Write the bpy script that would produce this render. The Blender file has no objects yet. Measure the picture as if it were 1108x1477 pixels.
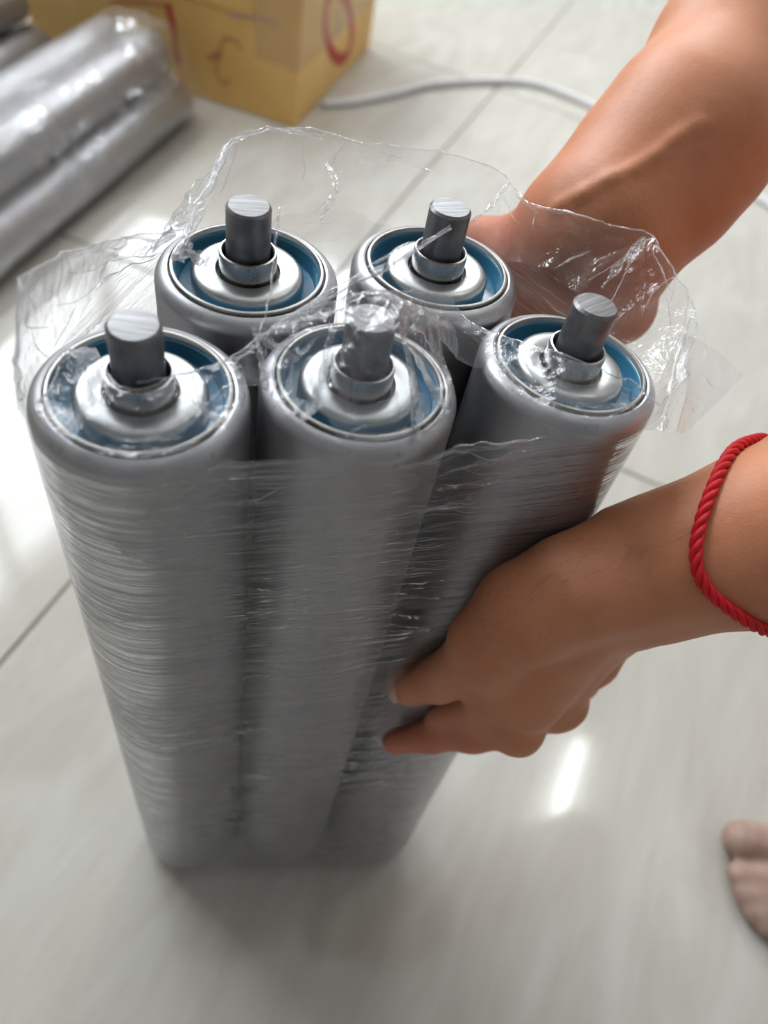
import bpy, bmesh, math
import numpy as np
from mathutils import Vector, Matrix

S = bpy.context.scene
COL = S.collection
np.random.seed(4)
rng = np.random.default_rng(7)

# ------------------------------------------------------------------ camera
IW, IH, FPX = 1108, 1477, 1108.0
_n = np.array([-230, 862, 1108.0]); _n /= np.linalg.norm(_n)
_up = -_n
_Y = np.array([0, 0, 1.0]); _Y = _Y - _Y.dot(_up) * _up; _Y /= np.linalg.norm(_Y)
_X = np.cross(_Y, _up)
M = np.array([_X, _Y, _up])
if np.linalg.det(M) < 0:
    _X = -_X; M = np.array([_X, _Y, _up])
L = 0.426                      # height of the roller rims above the floor
CZ = L + 0.2145 * 0.730
CAM = np.array([0, 0, CZ])

def ray(px, py):
    return M @ np.array([(px - IW / 2) / FPX, (py - IH / 2) / FPX, 1.0])
def at(px, py, z):
    r = ray(px, py); return CAM + (z - CZ) / r[2] * r
def atd(px, py, d):
    return CAM + d * ray(px, py)

cam_d = bpy.data.cameras.new('camera'); cam = bpy.data.objects.new('camera', cam_d); COL.objects.link(cam)
cx, cy, cz = M @ np.array([1, 0, 0]), M @ np.array([0, -1, 0]), M @ np.array([0, 0, -1])
cam.matrix_world = Matrix(((cx[0], cy[0], cz[0], CAM[0]), (cx[1], cy[1], cz[1], CAM[1]), (cx[2], cy[2], cz[2], CAM[2]), (0, 0, 0, 1)))
cam_d.sensor_fit = 'HORIZONTAL'; cam_d.sensor_width = 36; cam_d.lens = 36 * FPX / IW
cam_d.clip_start = 0.01
cam_d.dof.use_dof = True; cam_d.dof.focus_distance = 0.262; cam_d.dof.aperture_fstop = 9.0
S.camera = cam

# ------------------------------------------------------------------ world, exposure, lights
wd = bpy.data.worlds.new('sky'); S.world = wd; wd.use_nodes = True
bg = wd.node_tree.nodes['Background']; bg.inputs[0].default_value = (0.80, 0.90, 1.0, 1); bg.inputs[1].default_value = 1.6
S.view_settings.view_transform = 'Standard'; S.view_settings.look = 'None'
S.view_settings.gamma = 1.0; S.view_settings.use_curve_mapping = False
S.view_settings.exposure = 0.68
S.cycles.transparent_max_bounces = 32
S.cycles.max_bounces = 10
S.cycles.caustics_reflective = False; S.cycles.caustics_refractive = False

MV = np.array([-0.9796, 0.2004, 0.0])     # unit vectors of the tile grid: towards the window wall, along it
TV = np.array([0.2004, 0.9796, 0.0])
def mt(m, t, z=0.0):
    return MV * m + TV * t + np.array([0, 0, z])
ROT_ROOM = math.atan2(TV[1], TV[0]) - math.pi / 2
M0, M1, T0, T1, HC = -1.7, 1.5, -1.3, 3.4, 2.75
WIN_T0, WIN_T1, WIN_Z0, WIN_Z1 = 0.35, 2.55, 1.02, 2.2

def area_light(name, loc, normal, sx, sy, watts, color):
    d = bpy.data.lights.new(name, 'AREA'); d.shape = 'RECTANGLE'; d.size = sx; d.size_y = sy
    d.energy = watts; d.color = color
    o = bpy.data.objects.new(name, d); COL.objects.link(o)
    z = -Vector(normal).normalized(); y = Vector((0, 0, 1)); x = y.cross(z).normalized(); y = z.cross(x)
    o.matrix_world = Matrix(((x[0], y[0], z[0], loc[0]), (x[1], y[1], z[1], loc[1]), (x[2], y[2], z[2], loc[2]), (0, 0, 0, 1)))
    return o
area_light('window_daylight', mt(M1 + 0.14, (WIN_T0 + WIN_T1) / 2, (WIN_Z0 + WIN_Z1) / 2), -MV, WIN_T1 - WIN_T0, WIN_Z1 - WIN_Z0, 60, (0.93, 0.97, 1.0))
area_light('back_window_daylight', mt(0.9, T1 + 0.14, 2.25), -TV, 1.2, 0.7, 34, (0.95, 0.98, 1.0))

# ------------------------------------------------------------------ node helpers
def mat(name):
    m = bpy.data.materials.new(name); m.use_nodes = True
    nt = m.node_tree; b = nt.nodes['Principled BSDF']
    return m, nt, b
def N(nt, typ, **kw):
    n = nt.nodes.new(typ)
    for k, v in kw.items():
        if k.startswith('i_'):
            key = k[2:]
            n.inputs[int(key) if key.isdigit() else key.replace('_', ' ')].default_value = v
        else:
            setattr(n, k, v)
    return n
def thin_fresnel(nt, ior):
    # the same reflectance on both sides of a thin sheet
    g = N(nt, 'ShaderNodeNewGeometry'); a = N(nt, 'ShaderNodeMapRange'); a.inputs['To Min'].default_value = ior; a.inputs['To Max'].default_value = 1 / ior
    nt.links.new(g.outputs['Backfacing'], a.inputs['Value']); f = N(nt, 'ShaderNodeFresnel'); nt.links.new(a.outputs[0], f.inputs['IOR']); return f
def mapping(nt, scale=(1, 1, 1), coord='Object', rot=(0, 0, 0), loc=(0, 0, 0)):
    tc = N(nt, 'ShaderNodeTexCoord'); mp = N(nt, 'ShaderNodeMapping')
    mp.inputs['Scale'].default_value = scale; mp.inputs['Rotation'].default_value = rot; mp.inputs['Location'].default_value = loc
    nt.links.new(tc.outputs[coord], mp.inputs['Vector']); return mp.outputs[0]
def noise(nt, vec, scale, detail=3, rough=0.5, dist=0.0):
    n = N(nt, 'ShaderNodeTexNoise'); n.inputs['Scale'].default_value = scale; n.inputs['Detail'].default_value = detail
    n.inputs['Roughness'].default_value = rough; n.inputs['Distortion'].default_value = dist
    nt.links.new(vec, n.inputs['Vector']); return n.outputs['Fac']
def ramp(nt, fac, stops):
    r = N(nt, 'ShaderNodeValToRGB'); el = r.color_ramp.elements
    while len(el) < len(stops): el.new(0.5)
    for e, (p, c) in zip(el, stops):
        e.position = p; e.color = (*c, 1) if len(c) == 3 else c
    nt.links.new(fac, r.inputs[0]); return r.outputs[0]
def bump(nt, h, strength, dist):
    b = N(nt, 'ShaderNodeBump'); b.inputs['Strength'].default_value = strength; b.inputs['Distance'].default_value = dist
    nt.links.new(h, b.inputs['Height']); return b.outputs[0]
def plain(name, col, rough=0.5, metal=0.0, spec=0.5):
    m, nt, b = mat(name)
    v = mapping(nt); f = noise(nt, v, 60, 3)
    c = ramp(nt, f, [(0.3, tuple(x * 0.92 for x in col)), (0.7, tuple(min(1, x * 1.06) for x in col))])
    nt.links.new(c, b.inputs['Base Color'])
    b.inputs['Roughness'].default_value = rough; b.inputs['Metallic'].default_value = metal
    b.inputs['Specular IOR Level'].default_value = spec
    return m

# ------------------------------------------------------------------ materials
def mk_zinc(name, base, rough, scale=1.0, metal=1.0):
    m, nt, b = mat(name)
    v = mapping(nt, (1, 1, 0.35))
    f1 = noise(nt, v, 55 * scale, 4, 0.6); f2 = noise(nt, v, 420 * scale, 3, 0.6)
    c1 = ramp(nt, f1, [(0.3, tuple(x * 0.86 for x in base)), (0.7, tuple(min(1, x * 1.08) for x in base))])
    c2 = ramp(nt, f2, [(0.22, (0.62, 0.61, 0.6)), (0.36, (1, 1, 1))])
    mx = N(nt, 'ShaderNodeMix', data_type='RGBA', blend_type='MULTIPLY'); mx.inputs[0].default_value = 0.8
    nt.links.new(c1, mx.inputs[6]); nt.links.new(c2, mx.inputs[7]); nt.links.new(mx.outputs[2], b.inputs['Base Color'])
    r = ramp(nt, f1, [(0.3, (rough - 0.07,) * 3), (0.7, (rough + 0.08,) * 3)]); nt.links.new(r, b.inputs['Roughness'])
    b.inputs['Metallic'].default_value = metal
    nt.links.new(bump(nt, f2, 0.12, 0.0004), b.inputs['Normal'])
    return m
MAT = {}
MAT['zinc'] = mk_zinc('zinc_plated_tube', (0.455, 0.455, 0.475), 0.42, 1.0, 0.88)
MAT['rim'] = mk_zinc('bare_rim_edge', (0.38, 0.37, 0.355), 0.45, 2.0)
MAT['cover'] = mk_zinc('bright_zinc_cover', (0.43, 0.44, 0.44), 0.36)
MAT['collar'] = mk_zinc('collar_steel', (0.44, 0.43, 0.43), 0.30, 2.0)
m, nt, b = mat('shaft_steel'); MAT['shaft'] = m
v = mapping(nt, (40, 900, 40), rot=(0, 0, 0.25)); f = noise(nt, v, 1.0, 4, 0.65, 0.4)
v2 = mapping(nt); f2 = noise(nt, v2, 160, 4)
c = ramp(nt, f, [(0.3, (0.10, 0.10, 0.105)), (0.55, (0.20, 0.20, 0.205)), (0.75, (0.30, 0.30, 0.305))])
geo = N(nt, 'ShaderNodeTexCoord'); sp = N(nt, 'ShaderNodeSeparateXYZ'); nt.links.new(geo.outputs['Normal'], sp.inputs[0])
cs = ramp(nt, f2, [(0.3, (0.15, 0.148, 0.155)), (0.7, (0.26, 0.255, 0.265))])
mx = N(nt, 'ShaderNodeMix', data_type='RGBA'); mm = N(nt, 'ShaderNodeMath', operation='GREATER_THAN'); mm.inputs[1].default_value = 0.5
nt.links.new(sp.outputs[2], mm.inputs[0]); nt.links.new(mm.outputs[0], mx.inputs[0]); nt.links.new(cs, mx.inputs[6]); nt.links.new(c, mx.inputs[7])
nt.links.new(mx.outputs[2], b.inputs['Base Color']); b.inputs['Metallic'].default_value = 0.95; b.inputs['Roughness'].default_value = 0.42
nt.links.new(bump(nt, f, 0.25, 0.0004), b.inputs['Normal'])
MAT['blue'] = plain('blue_plastic', (0.05, 0.215, 0.36), 0.22)
MAT['dark'] = plain('near_black', (0.02, 0.02, 0.022), 0.5)  # near-black colour for the rings in the rim groove and cover hole

def mk_film(name, bscale, stretch, bstr, haze, edge, tint=(0.965, 0.968, 0.978), rough=0.07, refl=1.5, patch=0.06, bdist=0.004):
    m = bpy.data.materials.new(name); m.use_nodes = True; nt = m.node_tree; nt.nodes.clear()
    out = N(nt, 'ShaderNodeOutputMaterial')
    tr = N(nt, 'ShaderNodeBsdfTransparent'); tr.inputs[0].default_value = (*tint, 1)
    gl = N(nt, 'ShaderNodeBsdfGlossy'); gl.inputs['Roughness'].default_value = rough; gl.inputs[0].default_value = (1, 1, 1, 1)
    df = N(nt, 'ShaderNodeBsdfDiffuse'); df.inputs[0].default_value = (0.84, 0.84, 0.91, 1)
    tl = N(nt, 'ShaderNodeBsdfTranslucent'); tl.inputs[0].default_value = (0.84, 0.84, 0.91, 1)
    hz = N(nt, 'ShaderNodeMixShader'); hz.inputs[0].default_value = 0.45
    nt.links.new(df.outputs[0], hz.inputs[1]); nt.links.new(tl.outputs[0], hz.inputs[2])
    v = mapping(nt, stretch); h1 = noise(nt, v, bscale, 5, 0.62, 1.2); h2 = noise(nt, v, bscale * 4.5, 3, 0.6, 0.8)
    ad = N(nt, 'ShaderNodeMath', operation='MULTIPLY_ADD'); ad.inputs[1].default_value = 0.25
    nt.links.new(h2, ad.inputs[0]); nt.links.new(h1, ad.inputs[2])
    bp = bump(nt, ad.outputs[0], bstr, bdist)
    nt.links.new(bp, gl.inputs['Normal'])
    lw = N(nt, 'ShaderNodeLayerWeight'); lw.inputs['Blend'].default_value = 0.5
    p = N(nt, 'ShaderNodeMath', operation='POWER'); p.inputs[1].default_value = 3.2; nt.links.new(lw.outputs['Facing'], p.inputs[0])
    ma = N(nt, 'ShaderNodeMath', operation='MULTIPLY_ADD'); ma.inputs[1].default_value = edge; ma.inputs[2].default_value = haze
    hp = noise(nt, v, 9, 3, 0.55, 0.6); hr = N(nt, 'ShaderNodeMapRange'); hr.inputs['From Min'].default_value = 0.42; hr.inputs['From Max'].default_value = 0.75
    hr.inputs['To Min'].default_value = haze * 0.5; hr.inputs['To Max'].default_value = haze * 0.5 + patch
    nt.links.new(hp, hr.inputs['Value']); nt.links.new(hr.outputs[0], ma.inputs[2])
    nt.links.new(p.outputs[0], ma.inputs[0])
    a = N(nt, 'ShaderNodeMixShader'); nt.links.new(ma.outputs[0], a.inputs[0]); nt.links.new(tr.outputs[0], a.inputs[1]); nt.links.new(hz.outputs[0], a.inputs[2])
    fr = thin_fresnel(nt, 1.5); nt.links.new(bp, fr.inputs['Normal'])
    fm = N(nt, 'ShaderNodeMath', operation='MULTIPLY', use_clamp=True); fm.inputs[1].default_value = refl; nt.links.new(fr.outputs[0], fm.inputs[0])
    z = N(nt, 'ShaderNodeMixShader'); nt.links.new(fm.outputs[0], z.inputs[0]); nt.links.new(a.outputs[0], z.inputs[1]); nt.links.new(gl.outputs[0], z.inputs[2])
    nt.links.new(z.outputs[0], out.inputs[0])
    return m
MAT['sleeve'] = mk_film('stretched_clear_film', 26, (0.25, 0.25, 5), 0.6, 0.0, 0.20, patch=0.04, refl=1.4, bdist=0.006, tint=(0.885, 0.888, 0.90))
MAT['flap'] = mk_film('loose_clear_film', 45, (1, 1, 1), 0.55, 0.015, 0.55, refl=1.7)
MAT['drape'] = mk_film('crumpled_milky_film', 60, (1, 1, 1), 0.7, 0.03, 0.5, refl=1.8, patch=0.13)
MAT['band'] = mk_film('milky_folded_film', 120, (1, 1, 1), 0.8, 0.12, 0.5, refl=2.2, patch=0.22)
MAT['fold'] = mk_film('folded_clear_film', 200, (1, 1, 1), 0.6, 0.22, 0.45, refl=2.0)

m, nt, b = mat('polished_tile'); MAT['tile'] = m
v = mapping(nt, (9, 2.2, 1), coord='Object'); f = noise(nt, v, 1.6, 6, 0.6, 1.6)
v2 = mapping(nt, (60, 9, 1)); f2 = noise(nt, v2, 1.0, 4, 0.6, 0.8)
c = ramp(nt, f, [(0.32, (0.495, 0.465, 0.415)), (0.5, (0.54, 0.515, 0.465)), (0.66, (0.585, 0.565, 0.52))])
c2 = ramp(nt, f2, [(0.3, (0.94, 0.93, 0.92)), (0.65, (1, 1, 1))])
mx = N(nt, 'ShaderNodeMix', data_type='RGBA', blend_type='MULTIPLY'); mx.inputs[0].default_value = 1
nt.links.new(c, mx.inputs[6]); nt.links.new(c2, mx.inputs[7]); nt.links.new(mx.outputs[2], b.inputs['Base Color'])
b.inputs['Roughness'].default_value = 0.09; b.inputs['Specular IOR Level'].default_value = 0.5
MAT['grout'] = plain('grout', (0.30, 0.27, 0.23), 0.85)
MAT['wall'] = plain('painted_wall', (0.72, 0.71, 0.68), 0.8)
MAT['dark_wall'] = plain('fill_cutting_wall', (0.285, 0.278, 0.275), 0.6)  # dark tone given to the unseen right and front walls to cut fill light
MAT['ceil'] = plain('painted_ceiling', (0.80, 0.80, 0.79), 0.85)
MAT['frame'] = plain('white_frame', (0.75, 0.75, 0.75), 0.4)
m = bpy.data.materials.new('window_glass'); m.use_nodes = True; nt = m.node_tree; nt.nodes.clear(); MAT['glass'] = m
out = N(nt, 'ShaderNodeOutputMaterial'); tr = N(nt, 'ShaderNodeBsdfTransparent'); gl = N(nt, 'ShaderNodeBsdfGlossy'); gl.inputs['Roughness'].default_value = 0.02
fr = thin_fresnel(nt, 1.45); z = N(nt, 'ShaderNodeMixShader'); nt.links.new(fr.outputs[0], z.inputs[0]); nt.links.new(tr.outputs[0], z.inputs[1]); nt.links.new(gl.outputs[0], z.inputs[2]); nt.links.new(z.outputs[0], out.inputs[0])
m, nt, b = mat('tube_glow'); MAT['glow'] = m
b.inputs['Emission Color'].default_value = (0.93, 1.0, 0.95, 1); b.inputs['Emission Strength'].default_value = 40
MAT['white_plastic'] = plain('white_plastic', (0.72, 0.72, 0.73), 0.45)
MAT['red'] = plain('red_cord', (0.62, 0.008, 0.016), 0.55, spec=0.35)

# skin
m, nt, b = mat('skin'); MAT['skin'] = m
v = mapping(nt); f = noise(nt, v, 28, 4, 0.6); f2 = noise(nt, v, 420, 3, 0.6)
vo = N(nt, 'ShaderNodeTexVoronoi', feature='DISTANCE_TO_EDGE'); vo.inputs['Scale'].default_value = 900; nt.links.new(v, vo.inputs['Vector'])
c = ramp(nt, f, [(0.3, (0.50, 0.185, 0.088)), (0.5, (0.575, 0.232, 0.120)), (0.72, (0.62, 0.272, 0.153))])
at_n = N(nt, 'ShaderNodeAttribute', attribute_name='flush')
mx = N(nt, 'ShaderNodeMix', data_type='RGBA'); nt.links.new(at_n.outputs['Fac'], mx.inputs[0]); nt.links.new(c, mx.inputs[6]); mx.inputs[7].default_value = (0.56, 0.17, 0.12, 1)
nt.links.new(mx.outputs[2], b.inputs['Base Color'])
b.inputs['Roughness'].default_value = 0.5; b.inputs['Specular IOR Level'].default_value = 0.35
b.inputs['Subsurface Weight'].default_value = 0.12; b.inputs['Subsurface Radius'].default_value = (0.006, 0.0025, 0.0015); b.inputs['Subsurface Scale'].default_value = 0.6
ad = N(nt, 'ShaderNodeMath', operation='MULTIPLY_ADD'); ad.inputs[1].default_value = 0.5
nt.links.new(vo.outputs['Distance'], ad.inputs[0]); nt.links.new(f2, ad.inputs[2])
nt.links.new(bump(nt, ad.outputs[0], 0.22, 0.0006), b.inputs['Normal'])
m, nt, b = mat('dusty_foot_skin'); MAT['foot_skin'] = m
v = mapping(nt); f = noise(nt, v, 70, 3, 0.6)
nt.links.new(ramp(nt, f, [(0.35, (0.33, 0.21, 0.165)), (0.55, (0.40, 0.265, 0.215)), (0.7, (0.43, 0.29, 0.238))]), b.inputs['Base Color']); b.inputs['Roughness'].default_value = 0.6
MAT['hair'] = plain('dark_hair', (0.05, 0.03, 0.02), 0.5)
MAT['nail'] = plain('nail', (0.62, 0.33, 0.26), 0.3)

# cardboard
m, nt, b = mat('cardboard'); MAT['card'] = m
v = mapping(nt, (1, 1, 1)); f = noise(nt, v, 7, 4, 0.55)
wv = N(nt, 'ShaderNodeTexWave', wave_type='BANDS', bands_direction='X'); wv.inputs['Scale'].default_value = 55; wv.inputs['Distortion'].default_value = 0.6
nt.links.new(v, wv.inputs['Vector'])
c = ramp(nt, f, [(0.3, (0.76, 0.45, 0.13)), (0.55, (0.86, 0.55, 0.19)), (0.75, (0.90, 0.61, 0.26))])
c2 = ramp(nt, wv.outputs['Fac'], [(0.0, (0.93, 0.92, 0.9)), (1.0, (1, 1, 1))])
mx = N(nt, 'ShaderNodeMix', data_type='RGBA', blend_type='MULTIPLY'); mx.inputs[0].default_value = 1
nt.links.new(c, mx.inputs[6]); nt.links.new(c2, mx.inputs[7]); nt.links.new(mx.outputs[2], b.inputs['Base Color'])
b.inputs['Roughness'].default_value = 0.62
MAT['ink'] = plain('red_ink', (0.50, 0.035, 0.03), 0.6)
MAT['faint_ink'] = plain('faded_red_ink', (0.58, 0.22, 0.10), 0.6)
MAT['pale_ink'] = plain('pale_print', (0.62, 0.40, 0.32), 0.6)
m, nt, b = mat('clear_tape'); MAT['tape'] = m
b.inputs['Base Color'].default_value = (0.70, 0.54, 0.36, 1); b.inputs['Roughness'].default_value = 0.18; b.inputs['Alpha'].default_value = 0.28

# ------------------------------------------------------------------ mesh helpers
def mesh_obj(name, V, Fc, material, parent=None, smooth=True):
    me = bpy.data.meshes.new(name)
    V = np.asarray(V, dtype=np.float32)
    if isinstance(Fc, np.ndarray):
        k = Fc.shape[1]
        me.vertices.add(len(V)); me.vertices.foreach_set('co', V.ravel())
        me.loops.add(Fc.size); me.loops.foreach_set('vertex_index', Fc.astype(np.int32).ravel())
        me.polygons.add(len(Fc)); me.polygons.foreach_set('loop_start', np.arange(0, Fc.size, k, dtype=np.int32))
        me.update(calc_edges=True); me.validate()
    else:
        me.from_pydata([tuple(map(float, v)) for v in V], [], [tuple(map(int, f)) for f in Fc])
    me.polygons.foreach_set('use_smooth', [smooth] * len(me.polygons))
    me.materials.append(material); me.update()
    o = bpy.data.objects.new(name, me); COL.objects.link(o)
    if parent: o.parent = parent
    return o
def empty(name, loc=(0, 0, 0), rz=0.0):
    o = bpy.data.objects.new(name, None); COL.objects.link(o); o.location = loc; o.rotation_euler = (0, 0, rz); o.empty_display_size = 0.05
    return o
def tag(o, label, cat, group=None, kind=None):
    if label: o['label'] = label
    if cat: o['category'] = cat
    if group: o['group'] = group
    if kind: o['kind'] = kind
    return o
def copy_tree(o, parent=None):
    c = o.copy(); COL.objects.link(c)
    if parent: c.parent = parent
    for ch in list(o.children): copy_tree(ch, c)
    return c
def box_vf(lo, hi, bev=0.0):
    bm = bmesh.new(); bmesh.ops.create_cube(bm, size=1)
    lo, hi = np.array(lo, float), np.array(hi, float)
    for v in bm.verts:
        v.co = Vector([(lo[i] + hi[i]) / 2 + v.co[i] * (hi[i] - lo[i]) for i in range(3)])
    if bev: bmesh.ops.bevel(bm, geom=bm.edges[:], offset=bev, segments=2, affect='EDGES', profile=0.5)
    V = [v.co[:] for v in bm.verts]; bm.verts.index_update(); F = [[v.index for v in f.verts] for f in bm.faces]; bm.free()
    return V, F
def box_obj(name, lo, hi, material, parent=None, bev=0.0):
    V, F = box_vf(lo, hi, bev); return mesh_obj(name, V, F, material, parent, False)
def lathe(name, prof, material, parent=None, seg=96, sharp=None):
    prof = np.array(prof, float); a = np.linspace(0, 2 * np.pi, seg, endpoint=False); n = len(prof)
    V = np.stack([np.outer(np.cos(a), prof[:, 0]), np.outer(np.sin(a), prof[:, 0]), np.tile(prof[:, 1], (seg, 1))], -1).reshape(-1, 3)
    i = np.arange(seg)[:, None]; j = np.arange(n - 1)[None, :]; i2 = (i + 1) % seg
    F = np.stack([i * n + j + 0 * i2, i2 * n + j, i2 * n + j + 1, i * n + j + 1], -1).reshape(-1, 4)
    o = mesh_obj(name, V, F, material, parent)
    bm = bmesh.new(); bm.from_mesh(o.data); bmesh.ops.remove_doubles(bm, verts=bm.verts[:], dist=1e-6)
    bmesh.ops.recalc_face_normals(bm, faces=bm.faces[:])
    for e in bm.edges:
        if len(e.link_faces) == 2 and e.calc_face_angle(0) > math.radians(38): e.smooth = False
    bm.to_mesh(o.data); bm.free()
    return o
def tube_vf(P, r, seg=8, closed=False):
    P = np.asarray(P, float); n = len(P); r = np.broadcast_to(np.asarray(r, float), (n,))
    T = np.gradient(P, axis=0)
    if closed: T = np.roll(P, -1, 0) - np.roll(P, 1, 0)
    T /= np.linalg.norm(T, axis=1)[:, None] + 1e-12
    U = np.zeros_like(P); u = np.cross(T[0], [0.3, 0.5, 0.81]); u /= np.linalg.norm(u)
    for k in range(n):
        u = u - u.dot(T[k]) * T[k]; u /= np.linalg.norm(u) + 1e-12; U[k] = u
    W = np.cross(T, U); a = np.linspace(0, 2 * np.pi, seg, endpoint=False)
    V = (P[:, None, :] + r[:, None, None] * (np.cos(a)[None, :, None] * U[:, None, :] + np.sin(a)[None, :, None] * W[:, None, :])).reshape(-1, 3)
    F = []
    for k in range(n if closed else n - 1):
        k2 = (k + 1) % n
        for j in range(seg):
            j2 = (j + 1) % seg
            F.append([k * seg + j, k * seg + j2, k2 * seg + j2, k2 * seg + j])
    if not closed:
        F.append(list(range(seg))[::-1]); F.append([(n - 1) * seg + j for j in range(seg)])
    return V, F
def spline(P, n):
    P = np.asarray(P, float); k = len(P)
    Q = np.vstack([2 * P[0] - P[1], P, 2 * P[-1] - P[-2]]); t = np.linspace(0, k - 1 - 1e-9, n); i = t.astype(int); f = (t - i)[:, None]
    a, b, c, d = Q[i], Q[i + 1], Q[i + 2], Q[i + 3]
    return 0.5 * (2 * b + (c - a) * f + (2 * a - 5 * b + 4 * c - d) * f ** 2 + (3 * b - a - 3 * c + d) * f ** 3)
def grid_faces(nr, nc):
    i = np.arange(nr - 1)[:, None]; j = np.arange(nc - 1)[None, :]
    return np.stack([i * nc + j, i * nc + j + 1, (i + 1) * nc + j + 1, (i + 1) * nc + j], -1).reshape(-1, 4)

# gradient noise on numpy arrays
_perm = np.random.default_rng(3).permutation(256); _perm = np.concatenate([_perm, _perm, _perm])
_grad = np.random.default_rng(5).normal(size=(256, 3)); _grad /= np.linalg.norm(_grad, axis=1)[:, None]
def pn(x, y, z=0.0):
    x, y, z = np.broadcast_arrays(np.asarray(x, float), np.asarray(y, float), np.asarray(z, float))
    xi, yi, zi = np.floor(x).astype(int), np.floor(y).astype(int), np.floor(z).astype(int)
    xf, yf, zf = x - xi, y - yi, z - zi
    fd = lambda t: t * t * t * (t * (t * 6 - 15) + 10)
    u, v, w = fd(xf), fd(yf), fd(zf); out = 0
    for dx in (0, 1):
        for dy in (0, 1):
            for dz in (0, 1):
                g = _grad[_perm[_perm[_perm[(xi + dx) & 255] + ((yi + dy) & 255)] + ((zi + dz) & 255)]]
                d = g[..., 0] * (xf - dx) + g[..., 1] * (yf - dy) + g[..., 2] * (zf - dz)
                out = out + (u if dx else 1 - u) * (v if dy else 1 - v) * (w if dz else 1 - w) * d
    return out * 1.6
def ridge(x, y, z=0.0):
    return 1 - np.minimum(1, np.abs(pn(x, y, z)) * 2.2)

# ------------------------------------------------------------------ room
floor = box_obj('floor', mt(0, 0) * 0 + [-3.2, -3.2, -0.06], [3.2, 5.2, -0.0022], MAT['grout']); floor['kind'] = 'structure'
TS = 0.805
tile_me = None
for i in range(-3, 3):
    for j in range(-3, 4):
        m0, t0 = 0.297 + i * TS, 0.648 + j * TS
        if m0 + TS < M0 or m0 > M1 or t0 + TS < T0 or t0 > T1: continue
        if tile_me is None:
            o = box_obj('floor_tile', (-TS / 2 + 0.0017, -TS / 2 + 0.0017, -0.009), (TS / 2 - 0.0017, TS / 2 - 0.0017, 0), MAT['tile'], floor, 0.0012); tile_me = o.data
        else:
            o = bpy.data.objects.new('floor_tile', tile_me); COL.objects.link(o); o.parent = floor
        p = mt(m0 + TS / 2, t0 + TS / 2); o.location = p; o.rotation_euler = (0, 0, ROT_ROOM + (math.pi if (i * 3 + j) % 2 else 0))

def room_box(name, m0, m1, t0, t1, z0, z1, material, parent=None, kind='structure'):
    # box with its long sides along the tile grid
    V, F = box_vf((-(m1 - m0) / 2, -(t1 - t0) / 2, z0), ((m1 - m0) / 2, (t1 - t0) / 2, z1))
    o = mesh_obj(name, V, F, material, None, False)
    if parent is not None:
        o.parent = parent
    o.location = mt((m0 + m1) / 2, (t0 + t1) / 2); o.rotation_euler = (0, 0, ROT_ROOM)
    if kind and parent is None: o['kind'] = kind
    return o
def wall_with_hole(name, along, m0, m1, t0, t1, a0, a1, z0, z1):
    parts = []
    if along == 't':
        rects = [(m0, m1, t0, a0, 0, HC), (m0, m1, a1, t1, 0, HC), (m0, m1, a0, a1, 0, z0), (m0, m1, a0, a1, z1, HC)]
    else:
        rects = [(m0, a0, t0, t1, 0, HC), (a1, m1, t0, t1, 0, HC), (a0, a1, t0, t1, 0, z0), (a0, a1, t0, t1, z1, HC)]
    V, F = [], []
    for (x0, x1, y0, y1, c0, c1) in rects:
        vv, ff = box_vf((x0, y0, c0), (x1, y1, c1)); k = len(V)
        V += [tuple(mt(*p)) for p in vv]; F += [[q + k for q in f] for f in ff]
    o = mesh_obj(name, V, F, MAT['wall'], None, False); o['kind'] = 'structure'; return o
wall_with_hole('wall_left', 't', M1, M1 + 0.12, T0, T1, WIN_T0, WIN_T1, WIN_Z0, WIN_Z1)
wall_with_hole('wall_back', 'm', M0, M1, T1, T1 + 0.12, 0.3, 1.5, 1.9, 2.6)
room_box('wall_right', M0 - 0.12, M0, T0, T1, 0, HC, MAT['dark_wall'])
room_box('wall_front', M0, M1, T0 - 0.12, T0, 0, HC, MAT['dark_wall'])
room_box('ceiling', M0 - 0.12, M1 + 0.12, T0 - 0.12, T1 + 0.12, HC, HC + 0.1, MAT['ceil'])
def window(name, along, c, a0, a1, z0, z1, n):
    w = empty(name); w['kind'] = 'structure'
    def bar(nm, p0, p1, q0, q1, y0, y1, mt_):
        if along == 't': o = room_box(nm, c + p0, c + p1, q0, q1, y0, y1, mt_, w, None)
        else: o = room_box(nm, q0, q1, c + p0, c + p1, y0, y1, mt_, w, None)
        return o
    for k in range(n + 1):
        q = a0 + (a1 - a0) * k / n; q0, q1 = (q, q + 0.05) if k == 0 else ((q - 0.05, q) if k == n else (q - 0.025, q + 0.025))
        bar('window_stile', 0.03, 0.08, q0, q1, z0, z1, MAT['frame'])
        if k < n:
            bar('pane', 0.05, 0.055, q + 0.02, q + (a1 - a0) / n - 0.02, z0, z1, MAT['glass'])
    bar('window_rail', 0.03, 0.08, a0, a1, z0, z0 + 0.05, MAT['frame']); bar('window_rail', 0.03, 0.08, a0, a1, z1 - 0.05, z1, MAT['frame'])
    return w
window('window_1', 't', M1, WIN_T0, WIN_T1, WIN_Z0, WIN_Z1, 3)
window('window_2', 'm', T1, 0.3, 1.5, 1.9, 2.6, 2)

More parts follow.
